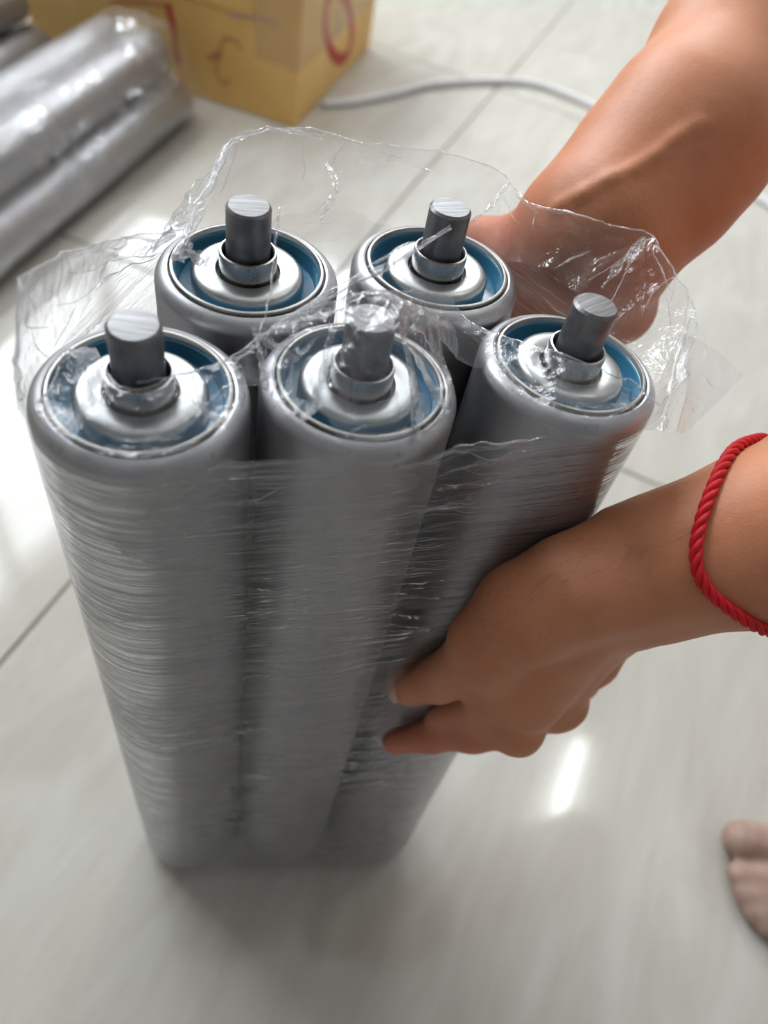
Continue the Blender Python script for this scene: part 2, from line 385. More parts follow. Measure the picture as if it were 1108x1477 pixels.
# ceiling tube lamp (mirrored in the polished floor)
def mirror(px, py, h):
    p = at(px, py, 0); r = ray(px, py); s = h / -r[2]; return p + s * np.array([r[0], r[1], -r[2]])
ta, tb = mirror(838, 1068, HC - 0.06), mirror(797, 1196, HC - 0.06)
lamp = empty('ceiling_lamp', ((ta + tb) / 2)); lamp.location.z = HC
tag(lamp, 'white tube lamp fixed to the ceiling above the rollers', 'lamp')
tc = np.array(lamp.location)
o = mesh_obj('lamp_tube', *tube_vf([ta - tc, tb - tc], 0.014, 16), MAT['glow'], lamp)
dd = (tb - ta) / np.linalg.norm(tb - ta)
mesh_obj('end_cap', *tube_vf([ta - tc - dd * 0.03, ta - tc], 0.016, 16), MAT['white_plastic'], lamp)
mesh_obj('end_cap', *tube_vf([tb - tc, tb - tc + dd * 0.03], 0.016, 16), MAT['white_plastic'], lamp)
V, F = box_vf((-0.02, -np.linalg.norm(tb - ta) / 2 - 0.04, -0.04), (0.02, np.linalg.norm(tb - ta) / 2 + 0.04, 0), 0.004)
o = mesh_obj('batten', V, F, MAT['frame'], lamp, False); o.rotation_euler = (0, 0, math.atan2(dd[1], dd[0]) - math.pi / 2)

# ------------------------------------------------------------------ conveyor rollers
RR = 0.0305
ZB = 0.014                      # underside of the tubes; the lower shafts reach the floor
def arc(cx_, cz_, r, a0, a1, n):
    return [(cx_ + r * math.cos(a), cz_ + r * math.sin(a)) for a in np.linspace(math.radians(a0), math.radians(a1), n)]
def make_roller(name, length, zb):
    root = empty(name); z1 = zb + length
    rs = 0.0055
    out = [(0.0259, z1 - 0.0024), (0.02605, z1 - 0.0011)] + arc(RR - rs, z1 - 0.0006 - rs, rs, 72, 0, 10)
    low = arc(RR - rs, zb + rs, rs, 0, -80, 7) + [(0.026, zb), (0.0255, zb + 0.006)]
    lathe('tube', [(0.0257, z1 - 0.004)] + out + [(RR, z1 - 0.03), (RR, zb + 0.03)] + low, MAT['zinc'], root, 112)
    lathe('groove', [(0.0260, z1 - 0.0022), (0.0250, z1 - 0.0022)], MAT['dark'], root, 96)
    lathe('rim', [(0.0240, z1 - 0.009), (0.0241, z1 - 0.0006), (0.0243, z1 - 0.0001), (0.0247, z1), (0.0252, z1 - 0.0002), (0.0254, z1 - 0.0007), (0.0254, z1 - 0.004)], MAT['rim'], root, 112)
    lathe('seal_cup', [(0.0241, z1 - 0.0016), (0.0237, z1 - 0.0019), (0.0235, z1 - 0.0026), (0.0231, z1 - 0.0066), (0.0226, z1 - 0.0074), (0.0190, z1 - 0.0078), (0.009, z1 - 0.0078)], MAT['blue'], root)
    lathe('bearing_cover', [(0.0187, z1 - 0.0079), (0.0188, z1 - 0.0046), (0.0186, z1 - 0.0030), (0.0179, z1 - 0.0017), (0.0167, z1 - 0.0010), (0.0152, z1 - 0.0008), (0.0115, z1 - 0.0009), (0.0107, z1 - 0.0013), (0.0104, z1 - 0.0045)], MAT['cover'], root)
    lathe('hole_ring', [(0.0106, z1 - 0.0034), (0.0080, z1 - 0.0034)], MAT['dark'], root, 48)  # flat near-black ring inside the hole of the cover
    lathe('collar', [(0.0095, z1 - 0.007), (0.0095, z1 + 0.0050), (0.0093, z1 + 0.0057), (0.0087, z1 + 0.0058), (0.0083, z1 + 0.0052), (0.0082, z1 - 0.003)], MAT['collar'], root)
    r = 0.0072
    lathe('shaft', [(0.0, 0.0), (r - 0.0007, 0.0), (r, 0.0007), (r, z1 + 0.0207), (r - 0.00085, z1 + 0.0216), (0.0, z1 + 0.0217)], MAT['shaft'], root, 64)
    lathe('bottom_cover', [(0.0255, zb + 0.005), (0.0225, zb + 0.007), (0.017, zb + 0.0075), (0.0165, zb + 0.003), (0.0074, zb + 0.003)], MAT['blue'], root, 48)
    return root
cen = {}
for k, p in dict(L=(203, 557), M=(519, 541), R=(825, 520), BL=(360, 385), BR=(632, 381)).items():
    cen[k] = at(*p, L)[:2]
for _ in range(40):                # neighbours touch but do not run into each other
    for a_ in cen:
        for b_ in cen:
            d_ = cen[b_] - cen[a_]; n_ = np.linalg.norm(d_)
            if a_ < b_ and n_ < 0.0614: cen[a_] = cen[a_] - d_ / n_ * (0.0614 - n_) / 2; cen[b_] = cen[b_] + d_ / n_ * (0.0614 - n_) / 2
# held in the hands, the rollers fan out a little towards the top: feet closer together than the rims
bot = {'L': at(277, 1186, ZB)[:2], 'M': at(394, 1189, ZB)[:2], 'R': at(507, 1182, ZB)[:2]}
ub = bot['R'] - bot['L']; ub /= np.linalg.norm(ub); vb = np.array([-ub[1], ub[0]])
bot['M'] = bot['L'] + ub * 0.0625; bot['R'] = bot['L'] + ub * 0.125
bot['BL'] = bot['L'] + ub * 0.0312 + vb * 0.0555; bot['BR'] = bot['L'] + ub * 0.0937 + vb * 0.0555
def cen_at(k, z):
    f = (z - ZB) / (L - ZB); return np.asarray(cen[k]) * f + np.asarray(bot[k]) * (1 - f)
proto = make_roller('conveyor_roller', L - ZB, ZB)
labels = {
    'L': 'upright zinc conveyor roller at the corner of the front row farthest from the hands',
    'M': 'upright conveyor roller in the middle of the front row, its shaft veiled by crumpled film',
    'R': 'upright conveyor roller of the front row gripped by the lower hand',
    'BL': 'upright conveyor roller of the back row, nearest the cardboard box and lying rollers',
    'BR': 'upright conveyor roller of the back row, right in front of the upper wrist'}
for i, k in enumerate(cen):
    o = proto if i == 0 else copy_tree(proto)
    axz = Vector((*(cen[k] - bot[k]), L - ZB)).normalized()
    q = Vector((0, 0, 1)).rotation_difference(axz) @ Matrix.Rotation([0.2, -0.25, 0.9, 0.35, 0.55][i], 3, 'Z').to_quaternion()
    o.rotation_mode = 'QUATERNION'; o.rotation_quaternion = q
    o.location = Vector((*cen[k], L)) - axz * L
    tag(o, labels[k], 'roller', 'upright rollers in the wrapped bundle')

# ------------------------------------------------------------------ film round a set of parallel cylinders
def hull_curve(cs, r, n):
    cs = np.array(cs); a = np.linspace(0, 2 * np.pi, 1440, endpoint=False); nn = np.stack([np.cos(a), np.sin(a)], 1)
    P = []; Nn = []
    last = None
    for q in nn:
        i = int(np.argmax(cs @ q)); P.append(cs[i] + r * q); Nn.append(q)
    P = np.array(P); Nn = np.array(Nn)
    d = np.linalg.norm(np.roll(P, -1, 0) - P, axis=1); s = np.concatenate([[0], np.cumsum(d)]); tot = s[-1]
    u = np.linspace(0, tot, n, endpoint=False)
    PP = np.vstack([P, P[:1]]); NN = np.vstack([Nn, Nn[:1]])
    X = np.stack([np.interp(u, s, PP[:, k]) for k in (0, 1)], 1); Q = np.stack([np.interp(u, s, NN[:, k]) for k in (0, 1)], 1)
    Q /= np.linalg.norm(Q, axis=1)[:, None]
    return X, Q, u, tot
def sleeve_points(cs, r, nu, nz, z0, z1, amp=1.0, seed=0.0, cs0=None):
    # cs: centres at z1; cs0: centres at z0
    cs = np.array(cs); cs0 = cs if cs0 is None else np.array(cs0)
    z = np.linspace(z0, z1, nz); f = ((z - z0) / (z1 - z0))[:, None, None]
    CS = cs0[None] * (1 - f) + cs[None] * f
    a = np.linspace(0, 2 * np.pi, 1440, endpoint=False); nn = np.stack([np.cos(a), np.sin(a)], 1)
    ii = np.argmax(np.einsum('zkc,ac->zak', CS, nn), axis=2)
    PA = np.take_along_axis(CS, ii[..., None], axis=1) + r * nn[None]
    X = np.zeros((nz, nu, 2)); Q = np.zeros((nz, nu, 2)); NN = np.vstack([nn, nn[:1]])
    for k in range(nz):
        PP = np.vstack([PA[k], PA[k][:1]]); sl = np.append(0, np.cumsum(np.linalg.norm(np.diff(PP, axis=0), axis=1))); tot = sl[-1]
        u = np.linspace(0, tot, nu, endpoint=False)
        for c in (0, 1): X[k, :, c] = np.interp(u, sl, PP[:, c]); Q[k, :, c] = np.interp(u, sl, NN[:, c])
    Q /= np.linalg.norm(Q, axis=2)[..., None]
    dist = np.min(np.linalg.norm(X[:, :, None, :] - CS[:, None], axis=3), axis=2) - r      # > 0 where the film bridges a gap
    br = np.clip(dist / 0.008, 0, 1)
    ang = u / tot * 2 * np.pi; RX, RY = np.cos(ang) * tot / (2 * np.pi), np.sin(ang) * tot / (2 * np.pi)
    Z = z[:, None]; sx, sy = RX[None, :], RY[None, :]
    warp = 0.012 * pn(sx * 14, sy * 14, Z * 9 + seed) + 0.004 * pn(sx * 40, sy * 40, Z * 30 + seed)
    zw = Z + warp
    w1 = ridge(sx * 7, sy * 7, zw * 105 + seed) ** 4
    w2 = ridge(sx * 15 + 7, sy * 15, zw * 260 + seed) ** 3
    w3 = pn(sx * 22, sy * 22, zw * 60 + seed)
    mask = np.clip(-0.22 + 1.9 * pn(sx * 13, sy * 13, Z * 16 + seed + 5) + 0.65 * br, 0.03, 1.3)
    off = amp * mask * (0.0016 * w1 + 0.0008 * w2 + 0.0004 * w3) * (0.45 + 0.75 * br)
    off = off - 0.0016 * br * np.clip(np.sin((Z - z0) / (z1 - z0) * np.pi), 0, 1)
    P = np.zeros((nz, nu, 3)); P[..., :2] = X + Q * (0.0004 + off)[..., None]; P[..., 2] = Z
    return P, X[-1], Q[-1], u, tot, off
def close_grid(nr, nc):
    i = np.arange(nr - 1)[:, None]; j = np.arange(nc)[None, :]; j2 = (j + 1) % nc
    return np.stack([i * nc + j, i * nc + j2, (i + 1) * nc + j2, (i + 1) * nc + j], -1).reshape(-1, 4)

wrap = empty('plastic_wrap', (*np.mean(list(cen.values()), 0), 0))
tag(wrap, 'clear plastic film wrapped round five upright rollers, crumpled loose at the top', 'plastic wrap')
W0 = np.array(wrap.location)
cs = list(cen.values())
NU, NZ = 760, 460
ZS = L - 0.0065
P, HX, HQ, HU, HT, HO = sleeve_points(cs, RR + 0.0002, NU, NZ, 0.012, ZS, cs0=[bot[k] for k in cen])
_bd = np.clip((np.min(np.linalg.norm(HX[:, None, :] - np.array(cs)[None], axis=2), axis=1) - RR) / 0.006, 0, 1)
_w = np.clip((np.arange(NZ) - (NZ - 70)) / 70, 0, 1)[:, None] ** 1.5
P[..., 2] += _w * (_bd * (0.0070 + 0.0030 * pn(HU * 38, 0.5, 2.0) + 0.0025 * pn(HU * 110, 3.5, 2.0)))[None]      # uneven upper edge
mesh_obj('film_sleeve', P.reshape(-1, 3) - W0, close_grid(NZ, NU), MAT['sleeve'], wrap)
top_row = P[-1]
# taut creases pulled across the rollers and the gaps between them
_c = (P - CAM) @ M; SPX = np.stack([_c[..., 0] / _c[..., 2] * FPX + IW / 2, _c[..., 1] / _c[..., 2] * FPX + IH / 2], -1)
SPX[:, (HQ * (CAM[:2] - HX)).sum(1) < 0.0] = 1e6
def on_wrap(px, py):
    return np.array(np.unravel_index(int(np.argmin((SPX[..., 0] - px) ** 2 + (SPX[..., 1] - py) ** 2)), SPX.shape[:2]), float)
def wrap_crease(x0, y0, x1, y1, r, parent):
    a_, b_ = on_wrap(x0, y0), on_wrap(x1, y1); t = np.linspace(0, 1, 40); dj = (b_[1] - a_[1] + NU / 2) % NU - NU / 2
    i_ = np.clip(a_[0] + (b_[0] - a_[0]) * t + 2.5 * pn(t * 3, x0 * 0.37, y0 * 0.21), 0, NZ - 1.001); j_ = a_[1] + dj * t
    ia = i_.astype(int); ja = np.floor(j_).astype(int); fi_, fj_ = (i_ - ia)[:, None], (j_ - ja)[:, None]; j0, j1 = ja % NU, (ja + 1) % NU
    P3 = (P[ia, j0] * (1 - fi_) + P[ia + 1, j0] * fi_) * (1 - fj_) + (P[ia, j1] * (1 - fi_) + P[ia + 1, j1] * fi_) * fj_
    P3[:, :2] += HQ[j0] * 0.0001
    rr = r * np.maximum(0.15, np.sin(np.pi * t)) * (0.6 + 0.8 * np.abs(pn(t * 8, y0 * 0.3, 0.5)))
    mesh_obj('film_crease', *tube_vf(P3 - W0, rr, 5), MAT['fold'], parent)
for _ in range(34):
    x0 = rng.uniform(540, 650); y0 = rng.uniform(610, 830); x0 -= (y0 - 610) * 0.25; ln = rng.uniform(70, 230); wrap_crease(x0, y0, x0 + ln, y0 - ln * rng.uniform(-0.03, 0.16), rng.uniform(0.00008, 0.0002), wrap)
for _ in range(26):
    x0 = rng.uniform(210, 350); y0 = rng.uniform(690, 1130); ln = rng.uniform(50, 150); wrap_crease(x0, y0, x0 + ln, y0 - ln * rng.uniform(0.02, 0.3), rng.uniform(0.00008, 0.00018), wrap)
for _ in range(12):
    x0 = rng.uniform(100, 180); y0 = rng.uniform(700, 900); ln = rng.uniform(60, 160); wrap_crease(x0, y0, x0 + ln, y0 + ln * rng.uniform(0.1, 0.4), rng.uniform(0.00006, 0.00014), wrap)

def hull_u(xy):
    return HU[int(np.argmin(np.linalg.norm(HX - xy, axis=1)))]
# loose mouth of the bag: outline of the photograph lifted to its own height above the rims
edge = [((30, 575), 0.001), ((19, 500), 0.016), ((18, 412), 0.029), ((60, 378), 0.027), ((120, 355), 0.023), ((200, 342), 0.016), ((252, 330), 0.012), ((275, 290), 0.016), ((325, 208), 0.025),
        ((360, 190), 0.028), ((405, 184), 0.029), ((480, 196), 0.028), ((560, 208), 0.025), ((650, 228), 0.023), ((720, 250), 0.021), ((762, 290), 0.018), ((850, 315), 0.019), ((930, 338), 0.019),
        ((975, 395), 0.018), ((1002, 450), 0.013), ((990, 530), 0.006), ((955, 612), 0.000)]
E3 = np.array([at(*p, L + h) for p, h in edge])
eu = np.array([hull_u(e[:2]) for e in E3])
# the hull runs anticlockwise: walk the outline the other way round, clockwise, unwrapped
eun = [eu[0]]
for q in eu[1:]:
    d = (q - eun[-1] + HT / 2) % HT - HT / 2
    eun.append(min(eun[-1] - 0.004, eun[-1] + d))
eun = np.array(eun)
NC, NRW = 620, 90
ES = spline(np.column_stack([E3, eun]), NC)
lo = np.minimum.accumulate(ES[:, 3]); ES[:, 3] = lo
bx = np.stack([np.interp(ES[:, 3] % HT, np.append(HU, HT), np.append(top_row[:, k], top_row[0, k])) for k in range(3)], 1)
nq = np.stack([np.interp(ES[:, 3] % HT, np.append(HU, HT), np.append(HQ[:, k], HQ[0, k])) for k in range(2)], 1)
s = np.linspace(0, 1, NRW)[:, None]
bx3, ex3 = bx[None], ES[None, :, :3]
mid = bx3 * 0.5 + ex3 * 0.5; mid[..., :2] += nq[None] * 0.003
S3 = s[..., None]
FP = (1 - S3) ** 2 * bx3 + 2 * S3 * (1 - S3) * mid + S3 ** 2 * ex3
uu = np.cumsum(np.append(0, np.linalg.norm(np.diff(ES[:, :3], axis=0), axis=1)))[None, :]
vv = s * 0.035
cr = 0.0028 * (ridge(uu * 26, vv * 18 + 0.3 * pn(uu * 40, vv * 40), 1.7) ** 2 - 0.45) + 0.0013 * (ridge(uu * 70 + vv * 30, vv * 40, 4.2) ** 3 - 0.3) + 0.0005 * pn(uu * 160, vv * 120, 9.1) + 0.0005 * ridge(uu * 200, vv * 60, 2.2) ** 3
amp = np.clip(s * 1.4, 0, 1) ** 1.2
gather = np.exp(-((uu - uu[0, int(NC * 0.30)]) / 0.012) ** 2)
cr = cr * (1 + 0.9 * gather)
FP[..., :2] += nq[None] * (cr * amp)[..., None]
FP[..., 2] += amp * (0.0013 * pn(uu * 55, vv * 20, 3.3) + 0.0003 * pn(uu * 200, vv * 60, 8.3))
# keep the bag outside the rims
for c in cs:
    d = FP[..., :2] - c; r_ = np.linalg.norm(d, axis=-1); need = RR + 0.0006
    push = np.where((FP[..., 2] < L + 0.0004) & (r_ < need), need - r_, 0)
    FP[..., :2] += d / (r_[..., None] + 1e-9) * push[..., None]
mesh_obj('film_mouth', FP.reshape(-1, 3) - W0, grid_faces(NRW, NC), MAT['flap'], wrap)
mesh_obj('film_edge', *tube_vf(FP[-1][::2] - W0, 0.00028, 6), MAT['fold'], wrap)

# sharp creases of the loose film, running over the sheet
_c = (FP.reshape(-1, 3) - CAM) @ M; FPX_ = np.stack([_c[:, 0] / _c[:, 2] * FPX + IW / 2, _c[:, 1] / _c[:, 2] * FPX + IH / 2], 1)
def on_sheet(px, py):
    k = int(np.argmin((FPX_[:, 0] - px) ** 2 + (FPX_[:, 1] - py) ** 2)); return np.array(divmod(k, NC), float)
def crease(pts, r):
    Q = spline([on_sheet(*p) for p in pts], 50); i0 = np.clip(Q[:, 0], 0, NRW - 1.001); j0 = np.clip(Q[:, 1], 0, NC - 1.001)
    a, b = i0.astype(int), j0.astype(int); fa, fb = (i0 - a)[:, None], (j0 - b)[:, None]
    P3 = (FP[a, b] * (1 - fa) + FP[a + 1, b] * fa) * (1 - fb) + (FP[a, b + 1] * (1 - fa) + FP[a + 1, b + 1] * fa) * fb
    t = np.linspace(0, 1, 50); rr = r * (0.25 + 0.75 * np.sin(np.pi * np.clip(t, 0.02, 0.98)) ** 0.7) * (0.7 + 0.6 * np.abs(pn(t * 7, pts[0][0], 0.5)))
    mesh_obj('film_crease', *tube_vf(P3 - W0, rr, 6), MAT['fold'], wrap)
for pts, r in ((((252, 362), (170, 375), (95, 392)), .00022), (((250, 366), (160, 395), (72, 440)), .0002), (((248, 372), (190, 410), (125, 468)), .00022), (((60, 395), (42, 430), (38, 470), (70, 472)), .00026),
               (((78, 500), (95, 470), (110, 440)), .00028), (((45, 470), (52, 500), (75, 520)), .00022), (((330, 215), (312, 255), (290, 300)), .0004), (((345, 205), (330, 250), (318, 280)), .00025),
               (((430, 192), (440, 240), (436, 262)), .0002), (((500, 205), (478, 240), (486, 275), (462, 320)), .0003), (((475, 262), (492, 248), (500, 238)), .00035), (((540, 215), (600, 240), (640, 250)), .00018),
               (((930, 345), (890, 380), (850, 405)), .0003), (((926, 350), (900, 400), (880, 440)), .0003), (((972, 398), (945, 420), (925, 455)), .00028), (((938, 352), (955, 390), (968, 420)), .0003),
               (((852, 362), (825, 372), (800, 386)), .0005), (((740, 275), (765, 300), (770, 330)), .0003), (((1000, 452), (985, 500), (968, 560)), .0005), (((960, 430), (965, 480), (950, 520)), .0003)):
    crease(pts, r)
# film drawn over the front half of the tops
def front_pt(k, r):
    return np.array([cen[k][0] + 0.12 * r, cen[k][1] - 0.99 * r])
Bk = [(*at(58, 585, L)[:2], L - 0.001), (*at(120, 505, L + 0.002)[:2], L + 0.003), (*front_pt('L', 0.0106), L + 0.0085), (*at(300, 528, L + 0.006)[:2], L + 0.005), (*at(372, 488, L + 0.004)[:2], L + 0.004),
      (*at(440, 445, L + 0.013)[:2], L + 0.013), (*(cen['M'] + [-0.001, 0.012]), L + 0.0225), (*at(640, 420, L + 0.010)[:2], L + 0.010), (*at(690, 470, L + 0.003)[:2], L + 0.003),
      (*front_pt('R', 0.0106), L + 0.0080), (*at(905, 552, L + 0.004)[:2], L + 0.003), (*at(952, 585, L)[:2], L - 0.001)]
Bk = np.array(Bk); NCD, NRD = 520, 170
Bs = spline(Bk, NCD)
# matching front curve on the hull between its two ends, walking along the front
u0, u1 = hull_u(Bk[0][:2]), hull_u(Bk[-1][:2])
if (u1 - u0) % HT > HT / 2 and False: pass
span = (u1 - u0) % HT
fu = u0 + np.linspace(0, 1, NCD) * span
fr_ = np.stack([np.interp(fu % HT, np.append(HU, HT), np.append(top_row[:, k], top_row[0, k])) for k in range(3)], 1)
s = np.linspace(0, 1, NRD)[:, None]
DP = fr_[None] * (1 - s[..., None]) + Bs[None] * s[..., None]
xy = DP[..., :2]
d_ax = np.stack([np.linalg.norm(xy - c, axis=-1) for c in cs], -1).min(-1)
base = np.where(d_ax < 0.0272, L + 0.0008, L + 0.0008 - 0.0075 * np.clip((d_ax - 0.0272) / 0.0033, 0, 1) ** 1.6)
base = np.where(d_ax > RR, L - 0.0067, base)
tent = np.full_like(base, -1.0)
for k, (ht, r0, sl) in dict(M=(0.0226, 0.0078, 1.2), L=(0.0085, 0.0106, 0.6), R=(0.0080, 0.0106, 0.6)).items():
    r_ = np.linalg.norm(xy - cen[k], axis=-1); ang = np.arctan2(xy[..., 1] - cen[k][1], xy[..., 0] - cen[k][0])
    slk = sl * (1 + 0.28 * np.sin(ang * 5 + 1) + 0.18 * np.sin(ang * 9 + 2))
    tent = np.maximum(tent, L + ht - np.clip(r_ - r0, 0, 1) * slk)
zz = np.maximum(base, tent)
zz = zz + np.clip(s * 2 - 1.2, 0, 0.8) / 0.8 * np.maximum(0, Bs[None, :, 2] - zz) * 0.9
uu = np.cumsum(np.append(0, np.linalg.norm(np.diff(Bs, axis=0), axis=1)))[None, :]; vv = s * 0.045
cr = 0.0016 * ridge(uu * 70 + 0.4 * pn(uu * 60, vv * 60), vv * 55, 11.0) ** 3 + 0.0011 * ridge(uu * 170, vv * 120, 5.0) ** 4 + 0.0004 * pn(uu * 260, vv * 260, 2.0)
am = np.clip(s * 4 - 0.2, 0, 1) * (0.4 + 0.7 * np.exp(-((uu - uu[0, NCD // 2]) / 0.05) ** 2))
zz = zz + cr * am * np.where(d_ax > 0.0290, 0.04, 1.0)
DP[..., 2] = np.where(s < 0.03, DP[..., 2] * (1 - s / 0.03) + zz * s / 0.03, zz)
DF = grid_faces(NRD, NCD)
gap = ((d_ax > 0.0289) & (s < 0.7)).ravel()
DF = DF[~gap[DF].any(1)]                       # the sheet is torn open over the gaps between the rollers
mesh_obj('film_drape', DP.reshape(-1, 3) - W0, DF, MAT['drape'], wrap)
mesh_obj('film_edge', *tube_vf(DP[-1][::2] - W0, 0.00028, 6), MAT['fold'], wrap)
# ropes of twisted film
def rope(pts, r, twist=0.0006):
    Q = spline([at(*p, L + h) for p, h in pts], 60)
    Q[:, 0] += twist * pn(np.linspace(0, 9, 60), 0.3, 1.0); Q[:, 2] += twist * pn(np.linspace(0, 9, 60), 4.3, 2.0)
    rr = r * (0.6 + 0.5 * np.abs(pn(np.linspace(0, 14, 60), 7.7, 0.5)))
    mesh_obj('film_fold', *tube_vf(Q - W0, rr, 8), MAT['fold'], wrap)
rope([((255, 372), 0.010), ((268, 340), 0.013), ((300, 270), 0.02), ((326, 212), 0.025)], 0.0013)
rope([((252, 370), 0.010), ((275, 366), 0.010), ((290, 380), 0.007)], 0.0016)
rope([((372, 488), 0.005), ((420, 460), 0.010), ((480, 425), 0.016), ((560, 385), 0.017), ((650, 330), 0.02)], 0.00055)
rope([((372, 492), 0.004), ((430, 452), 0.012), ((500, 405), 0.017), ((590, 350), 0.020)], 0.00045)
rope([((372, 488), 0.004), ((390, 420), 0.010), ((403, 300), 0.026)], 0.00050)
rope([((372, 488), 0.004), ((376, 520), 0.001), ((384, 560), -0.002)], 0.0011)
rope([((374, 486), 0.004), ((410, 500), 0.004), ((430, 470), 0.008)], 0.0008)
rope([((200, 552), 0.0095), ((280, 535), 0.007), ((366, 508), 0.003)], 0.00035)
rope([((482, 440), 0.02), ((465, 520), 0.006), ((455, 590), 0.002)], 0.0004)
rope([((572, 450), 0.02), ((590, 530), 0.008), ((600, 620), 0.001), ((640, 600), 0.001)], 0.0006)
# flattened, milky folds
def band(pts, width, seed):
    n_, m_ = 90, 12
    Q = spline([at(*p, L + h) for p, h in pts], n_); T2 = np.gradient(Q, axis=0); T2 /= np.linalg.norm(T2, axis=1)[:, None]
    vw = CAM - Q; vw /= np.linalg.norm(vw, axis=1)[:, None]; sdv = np.cross(T2, vw); sdv /= np.linalg.norm(sdv, axis=1)[:, None]
    t = np.linspace(0, 1, n_)[:, None]; c = np.linspace(-0.5, 0.5, m_)[None, :]
    wd_ = width * (0.35 + 0.65 * np.sin(np.pi * np.clip(t, 0.03, 0.97)) ** 0.5) * (0.75 + 0.7 * pn(t * 6, seed, 0.3))
    h_ = width * (0.35 * ridge(t * 9, c * 2.2 + seed, 1.0) ** 2 + 0.12 * pn(t * 40, c * 6, seed))
    Vb = Q[:, None] + sdv[:, None] * (wd_ * c)[..., None] + vw[:, None] * h_[..., None]
    mesh_obj('film_fold', Vb.reshape(-1, 3) - W0, grid_faces(n_, m_), MAT['band'], wrap)
band([((262, 378), 0.010), ((272, 340), 0.0135), ((298, 275), 0.02), ((330, 212), 0.026)], 0.0048, 1.3)
band([((322, 222), 0.0255), ((350, 196), 0.028), ((400, 187), 0.0292), ((470, 198), 0.028)], 0.0026, 2.1)
band([((372, 490), 0.0055), ((430, 452), 0.0115), ((500, 412), 0.0165), ((570, 378), 0.0175), ((650, 325), 0.021)], 0.0030, 3.7)
band([((365, 470), 0.007), ((395, 500), 0.0045), ((430, 520), 0.003)], 0.0055, 4.4)
band([((268, 352), 0.0125), ((280, 368), 0.011), ((300, 378), 0.008)], 0.0050, 5.2)
band([((488, 445), 0.0205), ((472, 510), 0.0085), ((456, 585), 0.0025)], 0.0024, 6.1)
band([((575, 455), 0.0195), ((590, 520), 0.009), ((603, 590), 0.0035), ((606, 635), 0.0015)], 0.0034, 7.5)
band([((932, 342), 0.0192), ((905, 370), 0.018), ((868, 415), 0.013)], 0.0032, 8.8)
band([((470, 235), 0.026), ((485, 270), 0.024), ((462, 318), 0.017)], 0.0026, 9.4)
band([((735, 262), 0.0205), ((705, 300), 0.019), ((660, 335), 0.017)], 0.0024, 10.2)
band([((595, 632), 0.0005), ((625, 612), 0.0008), ((648, 592), 0.0015)], 0.0022, 11.9)
# outlying flap beside the end roller
G = [[at(955, 625, L - 0.004), at(985, 480, L + 0.008)], [at(985, 625, L - 0.006), at(1020, 500, L + 0.003)], [at(1010, 605, L - 0.006), at(1072, 545, L - 0.004)]]
NA, NB = 60, 60
a_ = spline([np.concatenate(q) for q in G], NA); A0, A1 = a_[:, :3], a_[:, 3:]
tt = np.linspace(0, 1, NB)[None, :, None]; SP = A0[:, None] * (1 - tt) + A1[:, None] * tt
gi, gj = np.meshgrid(np.arange(NA) / NA, np.arange(NB) / NB, indexing='ij')
SP[..., 2] += 0.0016 * ridge(gi * 1.7 + 0.3, gj * 0.7, 6.6) ** 2 + 0.0002 * pn(gi * 7, gj * 5, 1.0)
mesh_obj('film_flap', SP.reshape(-1, 3) - W0, grid_faces(NA, NB), MAT['flap'], wrap)

